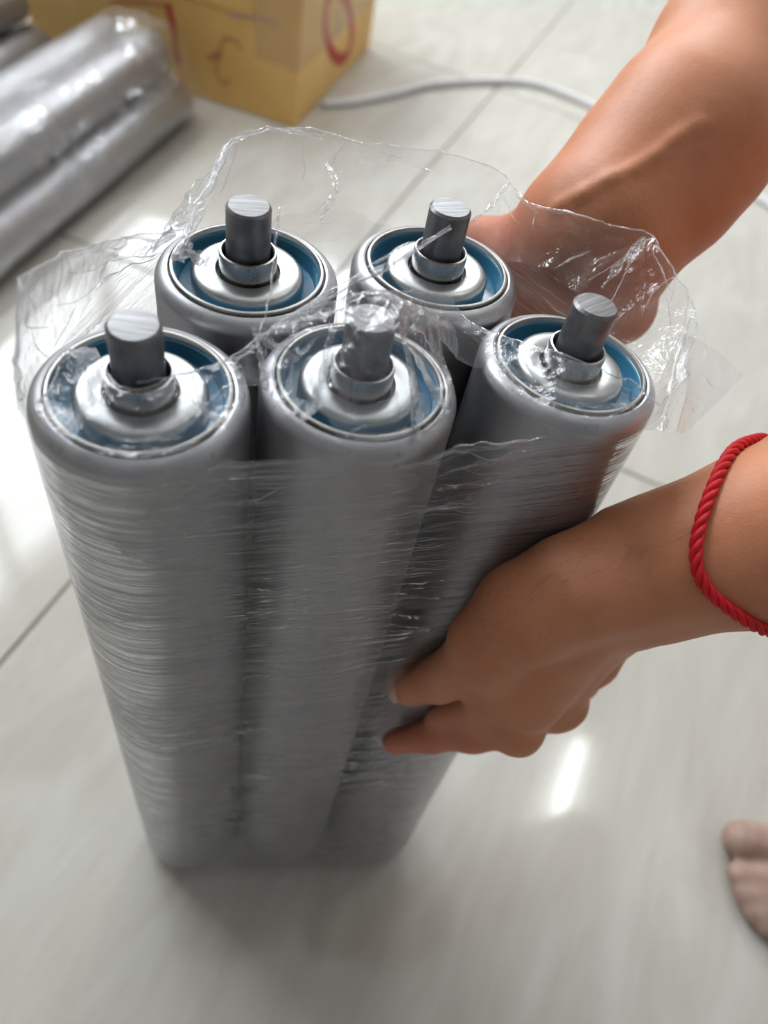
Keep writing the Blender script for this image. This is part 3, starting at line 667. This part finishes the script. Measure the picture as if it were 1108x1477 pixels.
# ------------------------------------------------------------------ body: signed distance field meshed with surface nets
def surface_net(sdf, lo, hi, h):
    lo = np.array(lo, float); n = np.ceil((np.array(hi) - lo) / h).astype(int) + 1
    st = 4; n = ((n + st - 1) // st) * st                       # a coarse pass first, then only the blocks near the surface
    nb = n // st
    cxs = [lo[k] + h * (st * np.arange(nb[k]) + (st - 1) / 2) for k in range(3)]
    Dc = sdf(cxs[0][:, None, None], cxs[1][None, :, None], cxs[2][None, None, :]); Dc = np.broadcast_to(Dc, tuple(nb))
    D = np.repeat(np.repeat(np.repeat(Dc, st, 0), st, 1), st, 2).astype(np.float32)
    bl = np.argwhere(np.abs(Dc) < h * st * 1.5)
    off = np.stack(np.meshgrid(*[np.arange(st)] * 3, indexing='ij'), -1).reshape(-1, 3)
    q = (bl[:, None, :] * st + off[None]).reshape(-1, 3); xyz = lo + h * q
    D[q[:, 0], q[:, 1], q[:, 2]] = sdf(xyz[:, 0], xyz[:, 1], xyz[:, 2])
    ins = D < 0
    cnt = np.zeros(tuple(n - 1), dtype=np.int8)
    for dx in (0, 1):
        for dy in (0, 1):
            for dz in (0, 1):
                cnt += ins[dx:n[0] - 1 + dx, dy:n[1] - 1 + dy, dz:n[2] - 1 + dz]
    cell = (cnt > 0) & (cnt < 8); ci = np.argwhere(cell); idx = -np.ones(cell.shape, dtype=np.int64); idx[cell] = np.arange(len(ci))
    corners = np.array([[a, b, c] for a in (0, 1) for b in (0, 1) for c in (0, 1)])
    val = np.stack([D[ci[:, 0] + c[0], ci[:, 1] + c[1], ci[:, 2] + c[2]] for c in corners], 1)
    acc = np.zeros((len(ci), 3)); num = np.zeros(len(ci))
    for a in range(8):
        for b in range(a + 1, 8):
            if np.abs(corners[a] - corners[b]).sum() != 1: continue
            va, vb = val[:, a], val[:, b]; x = (va < 0) != (vb < 0)
            t = np.where(x, va / np.where(x, va - vb, 1), 0)
            acc += np.where(x[:, None], corners[a] + t[:, None] * (corners[b] - corners[a]), 0); num += x
    V = lo + h * (ci + acc / num[:, None])
    F = []
    for ax in range(3):
        o1, o2 = [(1, 2), (2, 0), (0, 1)][ax]
        sl0 = [slice(None)] * 3; sl1 = [slice(None)] * 3; sl0[ax] = slice(0, -1); sl1[ax] = slice(1, None)
        a = ins[tuple(sl0)]; b = ins[tuple(sl1)]; e = np.argwhere(a != b)
        e = e[(e[:, o1] > 0) & (e[:, o2] > 0) & (e[:, o1] < n[o1] - 1) & (e[:, o2] < n[o2] - 1)]
        def ix(d1, d2):
            q = e.copy(); q[:, o1] -= d1; q[:, o2] -= d2; return idx[q[:, 0], q[:, 1], q[:, 2]]
        f = np.stack([ix(1, 1), ix(0, 1), ix(0, 0), ix(1, 0)], 1)
        flip = ~a[e[:, 0], e[:, 1], e[:, 2]]; f[flip] = f[flip][:, ::-1]; F.append(f)
    return V, np.concatenate(F)
def cone(x, y, z, a, b, ra, rb):
    a, b = np.asarray(a, float), np.asarray(b, float); d = b - a; l2 = d @ d + 1e-12
    t = np.clip(((x - a[0]) * d[0] + (y - a[1]) * d[1] + (z - a[2]) * d[2]) / l2, 0, 1)
    return np.sqrt((x - a[0] - t * d[0]) ** 2 + (y - a[1] - t * d[1]) ** 2 + (z - a[2] - t * d[2]) ** 2) - (ra + t * (rb - ra))
def smin(a, b, k):
    h = np.clip(0.5 + 0.5 * (b - a) / k, 0, 1); return b * (1 - h) + a * h - k * h * (1 - h)
class Body:
    def __init__(self): self.g = []
    def add(self, a, b, ra, rb, k): self.g.append((np.asarray(a, float), np.asarray(b, float), ra, rb, k)); return self
    def chain(self, pts, k):
        for (a, ra), (b, rb) in zip(pts[:-1], pts[1:]): self.add(a, b, ra, rb, k)
        return self
    def __call__(self, x, y, z):
        D = None
        for a, b, ra, rb, k in self.g:
            c = cone(x, y, z, a, b, ra, rb); D = c if D is None else smin(D, c, k)
        return D
    def bounds(self, pad=0.012):
        A = np.array([q for g in self.g for q in (g[0] - max(g[2], g[3]), g[1] - max(g[2], g[3]), g[0] + max(g[2], g[3]), g[1] + max(g[2], g[3]))])
        return A.min(0) - pad, A.max(0) + pad
    def hit(self, px, py, d0=0.2):
        r = ray(px, py); ln = np.linalg.norm(r); t = d0
        for _ in range(120):
            p = CAM + t * r; q = float(self(*p)); t += q / ln
            if q < 1e-5: break
        return CAM + t * r
def off_rollers(p, r, pad=0.001):
    # slide along the line of sight, towards the eye, until the roller is cleared
    p = np.array(p, float); v = CAM - p; v /= np.linalg.norm(v)
    for _ in range(200):
        ok = True
        for k in cen:
            n_ = np.linalg.norm(p[:2] - cen_at(k, p[2]))
            if n_ < RR + 0.0006 + r * 0.93 + pad and p[2] < L + 0.03: ok = False
        if ok: break
        p = p + v * 0.0008
    return p
def D_(px, py, d, r):
    return (atd(px, py, d), r)
def smooth_mesh(o, it=4):
    bm = bmesh.new(); bm.from_mesh(o.data)
    for _ in range(it): bmesh.ops.smooth_vert(bm, verts=bm.verts[:], factor=0.5, use_axis_x=True, use_axis_y=True, use_axis_z=True)
    bm.to_mesh(o.data); bm.free()

person = empty('person', tuple(at(1300, 900, 0.0)))
tag(person, 'person with tanned bare forearms holding the wrapped rollers, one bare foot on the tiles', 'person')
PO = np.array(person.location)

# near arm (lower in the picture): dorsum of the hand to the camera, thumb and index on the film
def nodes(B_, n):
    g = lambda k: (atd(*n[k][:3]), n[k][3])
    return g, (lambda ks, kk: B_.chain([g(k) for k in ks], kk))
A = Body()
NN = dict(e3=(1900, 420, 0.33, 0.047), e2=(1420, 640, .275, .040), e1=(1230, 728, .262, .0334), f1=(1084, 780, .262, .0247), f2=(985, 806, .267, .0200), w=(904, 834, .273, .0204),
          r1=(1083, 748, .265, .0214), r2=(962, 785, .272, .0159), r3=(883, 802, .277, .0164), u1=(1061, 815, .268, .0226), u2=(962, 855, .280, .0153), u3=(914, 879, .288, .0144),
          mI=(743, 1043, .338, .0117), mM=(800, 1017, .350, .0116), mR=(845, 968, .352, .0081), mP=(885, 925, .345, .0080),
          sI=(840, 850, .284, .0156), sM=(869, 855, .290, .0153), sR=(893, 863, .295, .0142), sP=(914, 877, .298, .0136), pa=(820, 870, .289, .0190), pb=(765, 985, .318, .0160),
          t0=(824, 843, .274, .0201), t1=(755, 885, .281, .0175), t2=(705, 925, .292, .0125), t3=(635, 979, .327, .0090), t4=(593, 987, .346, .0100), tw=(750, 1010, .318, .0120),
          i1=(682, 1056, .356, .0088), i2=(623, 1060, .374, .0079), i3=(570, 1069, .384, .0068), kI=(750, 1061, .331, .0079), kM=(825, 1020, .347, .0056), kR=(872, 966, .349, .0049))
g_, ch_ = nodes(A, NN)
ch_(('e3', 'e2', 'e1', 'f1', 'f2', 'w'), .010); ch_(('r1', 'r2', 'r3'), .010); ch_(('u1', 'u2', 'u3'), .010)
for s_, m_ in (('sI', 'mI'), ('sM', 'mM'), ('sR', 'mR'), ('sP', 'mP'), ('pa', 'pb')): ch_((s_, m_), .009)
ch_(('t0', 't1', 't2', 't3', 't4'), .008); ch_(('t2', 'tw'), .009); ch_(('mI', 'i1', 'i2', 'i3'), .006)
A.chain([g_('mM'), D_(750, 1040, .392, .0098), D_(700, 1052, .404, .0085), D_(676, 1060, .402, .0076)], .005)      # curled fingers behind the index
A.chain([g_('mR'), D_(800, 1010, .398, .0090), D_(740, 1040, .418, .0080), D_(705, 1052, .432, .0070)], .005)
A.chain([g_('mP'), D_(838, 985, .395, .0082), D_(780, 1020, .418, .0070), D_(740, 1040, .432, .0063)], .005)
A.add(atd(715, 985, .318), atd(690, 1030, .350), .0125, .0085, .006); A.add(atd(690, 1022, .346), atd(630, 1034, .367), .0098, .0058, .004)
for k in ('kI', 'kM', 'kR'): A.add(g_(k)[0], g_(k)[0] + [0, 0, 0.001], g_(k)[1], g_(k)[1], .008)
fi = [g_(k) for k in ('mI', 'i1', 'i2', 'i3')]; th = [g_(k) for k in ('t0', 't1', 't2', 't3', 't4')]
def press(V):
    # flesh flattens where it bears on the wrapped rollers
    for k in cen:
        f = ((V[:, 2] - ZB) / (L - ZB))[:, None]; c = np.asarray(cen[k]) * f + np.asarray(bot[k]) * (1 - f)
        d = V[:, :2] - c; n_ = np.linalg.norm(d, axis=1); need = RR + 0.0012
        m_ = (n_ < need) & (V[:, 2] < L + 0.001); V[m_, :2] = c[m_] + d[m_] / n_[m_, None] * need
    return V
lo, hi = A.bounds(); hi[0] = min(hi[0], 0.42)
V, F = surface_net(A, lo, hi, 0.0017)
def flush_attr(o, spots):
    me = o.data; co = np.empty(len(me.vertices) * 3, np.float32); me.vertices.foreach_get('co', co); co = co.reshape(-1, 3) + PO
    f = np.zeros(len(co))
    for p, rad, w in spots: f = np.maximum(f, w * np.exp(-(np.linalg.norm(co - p, axis=1) / rad) ** 2))
    at_ = me.attributes.new('flush', 'FLOAT', 'POINT'); at_.data.foreach_set('value', f.astype(np.float32))
V = press(V)
arm1 = mesh_obj('arm', V - PO, F, MAT['skin'], person); smooth_mesh(arm1, 5)
flush_attr(arm1, [(fi[3][0], 0.022, 0.9), (fi[2][0], 0.02, 0.8), (fi[1][0], 0.018, 0.6), (th[4][0], 0.012, 0.5)])
# fine short hairs on the wrist and the back of the hand
hv, hf = [], []
for _ in range(120):
    px, py = (rng.uniform(690, 1000), 0); py = 800 + (900 - px) * 0.25 + rng.normal(0, 40) + (0 if px > 800 else (800 - px) * 0.4)
    p = A.hit(px, py, 0.18)
    if np.linalg.norm(p - CAM) > 0.45: continue
    e = 0.0008; gr = np.array([float(A(*(p + d)) - A(*(p - d))) for d in np.eye(3) * e]); gr /= np.linalg.norm(gr)
    dv = M @ np.array([-0.8, 0.55, 0]); dv = dv - dv.dot(gr) * gr; dv /= np.linalg.norm(dv); dv = dv + rng.normal(0, 0.35, 3)
    ln = rng.uniform(0.003, 0.006); t = np.linspace(0, 1, 4)[:, None]
    q = p + dv * ln * t + gr * (0.0012 * np.sin(t * 2.2) * (1 - 0.4 * t))
    v_, f_ = tube_vf(q - PO, [0.00003, 0.00003, 0.000025, 0.00001], 3); k0 = len(hv); hv += list(v_); hf += [[a + k0 for a in f] for f in f_]
tag(mesh_obj('arm_hair', hv, hf, MAT['hair'], arm1), None, None, kind='stuff')
# thumb nail
tp, ip = th[4][0], th[3][0]; ax = (tp - ip) / np.linalg.norm(tp - ip)
outw = tp - np.array([*cen_at('R', tp[2]), tp[2]]); outw -= outw.dot(ax) * ax; outw /= np.linalg.norm(outw)
upn = np.cross(outw, ax); upn = upn if upn[2] > 0 else -upn
nrm = M @ np.array([-0.75, -0.25, -0.6]); nrm -= nrm.dot(ax) * ax; nrm /= np.linalg.norm(nrm); sd = np.cross(ax, nrm)
NV = []
for i in range(13):
    for j in range(13):
        a_, c_ = (i / 12 - 0.5) * 2, (j / 12 - 0.5) * 2
        w = math.sqrt(max(0, 1 - (abs(a_) ** 3.2)))
        th_ = c_ * 0.95 * w
        NV.append(tp + ax * (0.0030 + 0.0056 * a_) + (nrm * math.cos(th_) + sd * math.sin(th_)) * (0.0106 - 0.0006 * abs(a_) ** 3 - (0.0022 * max(0, a_ - 0.2))))
mesh_obj('nail', np.array(NV) - PO, grid_faces(13, 13), MAT['nail'], person)

# far arm (upper in the picture), its hand behind the film and the back rollers
B = Body()
FF = dict(z=(1900, -720, .52, .050), a=(1400, -330, .400, .0440), b=(1230, -125, .362, .0410), c=(1068, 79, .332, .0358), d=(984, 206, .312, .0346), w=(879, 309, .303, .0261),
          r1=(898, 252, .315, .0243), r2=(827, 319, .315, .0218), u1=(969, 298, .310, .0216), u2=(910, 365, .315, .0186))
g_, ch_ = nodes(B, FF)
ch_(('z', 'a', 'b', 'c', 'd', 'w'), .012); ch_(('r1', 'r2'), .012); ch_(('u1', 'u2'), .012)
wB = atd(872, 340, 0.312)
for px, py, d, r in ((800, 385, .345, .0155), (835, 415, .350, .0155), (870, 435, .350, .0155), (894, 443, .345, .0150)):
    p = atd(px, py, d); B.add(wB, p, 0.023, r, 0.012)
    q = off_rollers(p + np.array([-0.020, 0.014, -0.030]), 0.011, 0.003); B.add(p, q, r * 0.85, 0.0105, 0.008)
    q2 = off_rollers(q + np.array([-0.026, 0.004, -0.014]), 0.0095, 0.003); B.add(q, q2, 0.0102, 0.009, 0.006)
tB = off_rollers(atd(770, 360, 0.335), 0.015, 0.004); B.add(atd(840, 340, 0.315), tB, 0.021, 0.0155, 0.014)
tB2 = off_rollers(tB + np.array([-0.022, 0.018, -0.012]), 0.011, 0.004); B.add(tB, tB2, 0.0135, 0.0105, 0.01)
vein = [B.hit(*p) for p in ((800, 300), (840, 280), (880, 258), (915, 243), (945, 225), (975, 200), (1010, 178))]
B.chain([(p + (p - CAM) / np.linalg.norm(p - CAM) * 0.0004, 0.0013) for p in vein], 0.0035)
lo, hi = B.bounds(); hi[1] = min(hi[1], 0.75)
V, F = surface_net(B, lo, hi, 0.0019)
V = press(V)
arm2 = mesh_obj('arm', V - PO, F, MAT['skin'], person); smooth_mesh(arm2, 2)
flush_attr(arm2, [(tB, 0.035, 0.7), (off_rollers(atd(830, 410, 0.375), 0.016), 0.05, 0.6)])

# bare foot on the tiles, toes towards the bundle
K = Body()
def fp(px, py, z): return at(px, py, z)
toes = [((1071, 1212), 0.0150, 0.034), ((1068, 1262), 0.0098, 0.03), ((1076, 1290), 0.0092, 0.03), ((1088, 1314), 0.0088, 0.03), ((1106, 1336), 0.0085, 0.028)]
heel = at(1480, 1260, 0.03)
ball = [at(1170, 1230, 0.022), at(1175, 1268, 0.022), at(1180, 1300, 0.02), at(1190, 1325, 0.019), at(1205, 1345, 0.018)]
for ((px, py), r, _), bl in zip(toes, ball):
    t_ = at(px, py, r); K.add(t_, bl, r, 0.016, 0.005); K.add(bl, heel, 0.018, 0.026, 0.016)
K.add(at(1230, 1260, 0.035), at(1440, 1220, 0.09), 0.028, 0.034, 0.02); K.add(at(1440, 1220, 0.09), at(1560, 1000, 0.22), 0.036, 0.045, 0.02)
Kz = lambda x, y, z: np.maximum(K(x, y, z), -(z - 0.0006))
lo, hi = K.bounds(); lo[2] = -0.006; hi[0] = min(hi[0], 0.62)
V, F = surface_net(Kz, lo, hi, 0.002)
foot = mesh_obj('foot', V - PO, F, MAT['foot_skin'], person); smooth_mesh(foot, 3)
flush_attr(foot, [(at(p[0], p[1], 0.01), 0.02, 0.35) for p, _, _ in toes])

# ------------------------------------------------------------------ red twisted cord bracelet on the near wrist
loop_c = atd(1118, 768, 0.262); axis_ = atd(985, 806, 0.267) - atd(1230, 728, 0.262); axis_ /= np.linalg.norm(axis_)
view = loop_c - CAM; view /= np.linalg.norm(view)
# tilt the loop so that it reads as an arc bulging towards the hand
e1 = np.cross(axis_, view); e1 /= np.linalg.norm(e1); e2 = np.cross(axis_, e1)
img_up = M @ np.array([0, -1.0, 0]); ring = []
for a in np.linspace(0, 2 * np.pi, 120, endpoint=False):
    dirv = math.cos(a) * e1 + math.sin(a) * e2
    toward = -dirv.dot(view)
    o_ = loop_c + axis_ * (0.033 * toward - 0.0070 * dirv.dot(img_up) + 0.0035)
    lo_, hi_ = 0.0, 0.08
    for _ in range(40):
        md = (lo_ + hi_) / 2
        if float(A(*(o_ + dirv * md))) < 0.0014: lo_ = md
        else: hi_ = md
    ring.append(o_ + dirv * lo_)
ring = np.array(ring); NR_ = 600
rp = np.vstack([ring, ring[:1]]); rs_ = np.append(0, np.cumsum(np.linalg.norm(np.diff(rp, axis=0), axis=1)))
uq = np.linspace(0, rs_[-1], NR_, endpoint=False); RC = np.stack([np.interp(uq, rs_, rp[:, k]) for k in range(3)], 1)
T_ = np.roll(RC, -1, 0) - np.roll(RC, 1, 0); T_ /= np.linalg.norm(T_, axis=1)[:, None]
n1 = RC - loop_c; n1 -= (n1 * T_).sum(1)[:, None] * T_; n1 /= np.linalg.norm(n1, axis=1)[:, None]; n2 = np.cross(T_, n1)
brace = empty('bracelet', tuple(loop_c)); tag(brace, 'red twisted cord bracelet tied round the tanned wrist of the lower hand', 'bracelet')
turns = 19
for k in range(3):
    ph = uq / rs_[-1] * turns * 2 * np.pi + k * 2 * np.pi / 3
    Q = RC + 0.0011 * (np.cos(ph)[:, None] * n1 + np.sin(ph)[:, None] * n2)
    mesh_obj('strand', *tube_vf(Q - loop_c, 0.00115, 8, closed=True), MAT['red'], brace)

# ------------------------------------------------------------------ cardboard box
Cc = np.array([-0.284, 1.153, 0.0]); dl = np.array([-0.9957, -0.0926, 0.0]); dr = np.array([0.0926 * 1.6, 0.985, 0.0]); dr /= np.linalg.norm(dr)
dr = np.array([0.11, 0.9939, 0.0]); dl = np.array([-0.9939, 0.11, 0.0])
LW, RW, BH = 0.44, 0.36, 0.24
carton = empty('cardboard_box', tuple(Cc)); tag(carton, 'yellow brown taped cardboard box with red printed marks standing on the tiles', 'box')
Rm = Matrix(((-dl[0], dr[0], 0, Cc[0]), (-dl[1], dr[1], 0, Cc[1]), (0, 0, 1, 0), (0, 0, 0, 1)))     # local x along the front face (negative = left), y back
carton.matrix_world = Rm
wt = 0.004
def cbox(name, lo, hi, m_=None, bev=0.0015): return box_obj(name, lo, hi, m_ or MAT['card'], carton, bev)
cbox('front_panel', (-LW, 0, 0.001), (0, wt, BH)); cbox('side_panel', (-wt, wt, 0.001), (0, RW - wt, BH)); cbox('side_panel', (-LW, wt, 0.001), (-LW + wt, RW - wt, BH)); cbox('back_panel', (-LW, RW - wt, 0.001), (0, RW, BH))
cbox('bottom_panel', (-LW + wt, wt, 0.001), (-wt, RW - wt, wt)); cbox('top_flap', (-LW, 0, BH), (0, RW / 2 - 0.001, BH + wt)); cbox('top_flap', (-LW, RW / 2 + 0.001, BH), (0, RW, BH + wt))
# sleeve-like overlap across the front, tape round the corner, printed marks
def ink_strip(name, pts, w, face, material):
    P2 = np.array(pts, float); T2 = np.gradient(P2, axis=0); T2 /= np.linalg.norm(T2, axis=1)[:, None]; N2 = np.stack([-T2[:, 1], T2[:, 0]], 1)
    A_, B_ = P2 + N2 * w / 2, P2 - N2 * w / 2
    to3 = (lambda q: (q[0], -0.0004, q[1])) if face == 'front' else (lambda q: (0.0004, q[0], q[1]))
    V_ = [to3(q) for q in A_] + [to3(q) for q in B_]; n_ = len(P2)
    mesh_obj(name, V_, [[i, i + 1, n_ + i + 1, n_ + i] for i in range(n_ - 1)], material, carton, False)
Ri = np.array(Rm.inverted())
def on_front(px, py):
    r = Ri[:3, :3] @ ray(px, py); c = Ri[:3, :3] @ CAM + Ri[:3, 3]; t = -c[1] / r[1]; p = c + t * r; return (p[0], p[2])
def on_side(px, py):
    r = Ri[:3, :3] @ ray(px, py); c = Ri[:3, :3] @ CAM + Ri[:3, 3]; t = -c[0] / r[0]; p = c + t * r; return (p[1], p[2])
ink_strip('printed_mark', [on_front(242, 5), on_front(250, 40), on_front(258, 92)], 0.010, 'front', MAT['ink'])
ink_strip('printed_mark', [on_front(160, 0), on_front(200, 2), on_front(243, 8)], 0.005, 'front', MAT['faint_ink'])
ink_strip('handwriting', spline([on_front(*p) for p in ((350, 72), (338, 58), (322, 58), (316, 80), (300, 84), (318, 76), (312, 100), (322, 122), (332, 112))], 60), 0.0045, 'front', MAT['faint_ink'])
ink_strip('printed_mark', spline([on_front(*p) for p in ((330, 22), (362, 24), (400, 34))], 16), 0.006, 'front', MAT['pale_ink'])
# red oval stamp on the side face
el = [on_side(488 + 19 * math.cos(a) + 3 * math.sin(a), 36 + 50 * math.sin(a)) for a in np.linspace(0, 2 * np.pi, 40)]
ink_strip('printed_oval', el, 0.019, 'side', MAT['ink'])
ink_strip('printed_oval', [on_side(490, 12), on_side(487, 52)], 0.014, 'side', MAT['pale_ink'])
# tape strips
def quad3(name, pts, face, material, off):
    to3 = (lambda q: (q[0], -off, q[1])) if face == 'front' else (lambda q: (off, q[0], q[1]))
    mesh_obj(name, [to3(q) for q in pts], [[0, 1, 2, 3]], material, carton, False)
hT = 0.115
y1_ = RW
quad3('tape', [(0, hT - 0.035), (y1_, hT - 0.035), (y1_, BH), (0, BH)], 'side', MAT['tape'], 0.0008)
quad3('tape', [(-0.07, hT - 0.030), (0, hT - 0.035), (0, BH), (-0.07, BH)], 'front', MAT['tape'], 0.0008)
cbox('overlap_flap', (-LW, -0.0028, 0.135), (-0.075, -0.0003, BH))

# ------------------------------------------------------------------ rollers lying on the floor beside the box
adir = np.array([0.114, 0.9935, 0.0]); perp = np.array([-0.9935, 0.114, 0.0])
end0 = at(277, 150, 0.030); end0[2] = 0
end0 = end0 + perp * 0.026
LEN2 = 0.62
proto2 = make_roller('conveyor_roller', LEN2, 0.02)
HX2 = 0.0538                     # rise from the lower to the upper row of a lying pack
lie = [(0.0, 0, 0.0, 'lower row of the filmed pack, nearest the upright bundle'), (0.0625, 0, 0.0, 'lower row of the filmed pack, in its middle'), (0.125, 0, 0.0, 'lower row of the filmed pack, on its far side'),
       (0.0312, 1, 0.0, 'upper row of the filmed pack, with a bright streak along it'), (0.0937, 1, 0.0, 'upper row of the filmed pack, under wrinkled shiny film'),
       (0.232, 0, 0.02, 'in the shadow beyond the filmed pack'), (0.2945, 0, 0.02, 'behind the shaded one, farthest from the upright bundle'), (0.263, 1, 0.02, 'resting on the two beyond the filmed pack')]
lcs = []
for i, (off, lev, fwd, txt) in enumerate(lie):
    o = proto2 if i == 0 else copy_tree(proto2)
    tip = end0 + perp * off + adir * fwd
    # roller's own z axis points away along adir; its shaft end is at z = LEN2 + 0.0417
    zx = adir; yx = np.array([0, 0, 1.0]); xx = np.cross(yx, zx)
    org = tip - adir * (LEN2 + 0.02) + np.array([0, 0, RR + 0.0006 + lev * HX2])
    o.matrix_world = Matrix(((xx[0], yx[0], zx[0], org[0]), (xx[1], yx[1], zx[1], org[1]), (xx[2], yx[2], zx[2], org[2]), (0, 0, 0, 1)))
    tag(o, 'lying conveyor roller, ' + txt, 'roller', 'rollers lying beside the box')
def lying_wrap(idx, label, amp, seed):
    w = empty('plastic_wrap', tuple(end0 + perp * lie[idx[0]][0])); tag(w, label, 'plastic wrap')
    loc = np.array(w.location)
    c2 = [(-lie[i][0], RR + 0.0006 + lie[i][1] * HX2) for i in idx]             # plan of the pack: across, height
    Pq, *_ = sleeve_points(c2, RR + 0.0003, 360, 300, 0, LEN2 + 0.03, amp, seed)
    Pq[..., 1] = np.maximum(Pq[..., 1], 0.0003)
    st = end0 - adir * LEN2
    Wp = st[None, None, :] + Pq[..., 0:1] * (-perp) + Pq[..., 1:2] * np.array([0, 0, 1.0]) + Pq[..., 2:3] * adir
    mesh_obj('film_sleeve', Wp.reshape(-1, 3) - loc, close_grid(300, 360), MAT['lying'], w)
MAT['lying'] = mk_film('wrinkled_pack_film', 40, (0.35, 2.2, 0.35), 1.0, 0.0, 0.10, refl=2.2, rough=0.07, patch=0.03, bdist=0.010)
lying_wrap([0, 1, 2, 3, 4], 'clear wrinkled film wrapped round the pack of rollers lying beside the box', 4.0, 20.0)

# ------------------------------------------------------------------ white cable on the floor
rc = 0.0058
cp = [at(*p, rc) for p in ((466, 150), (505, 147), (560, 137), (620, 122), (690, 117), (750, 118), (790, 126), (850, 150), (930, 190), (1060, 262), (1160, 330))]
cab = mesh_obj('cable', *tube_vf(spline(cp, 120), rc, 12), MAT['white_plastic'])
tag(cab, 'white cable lying across the tiles, running out from the cardboard box', 'cable')
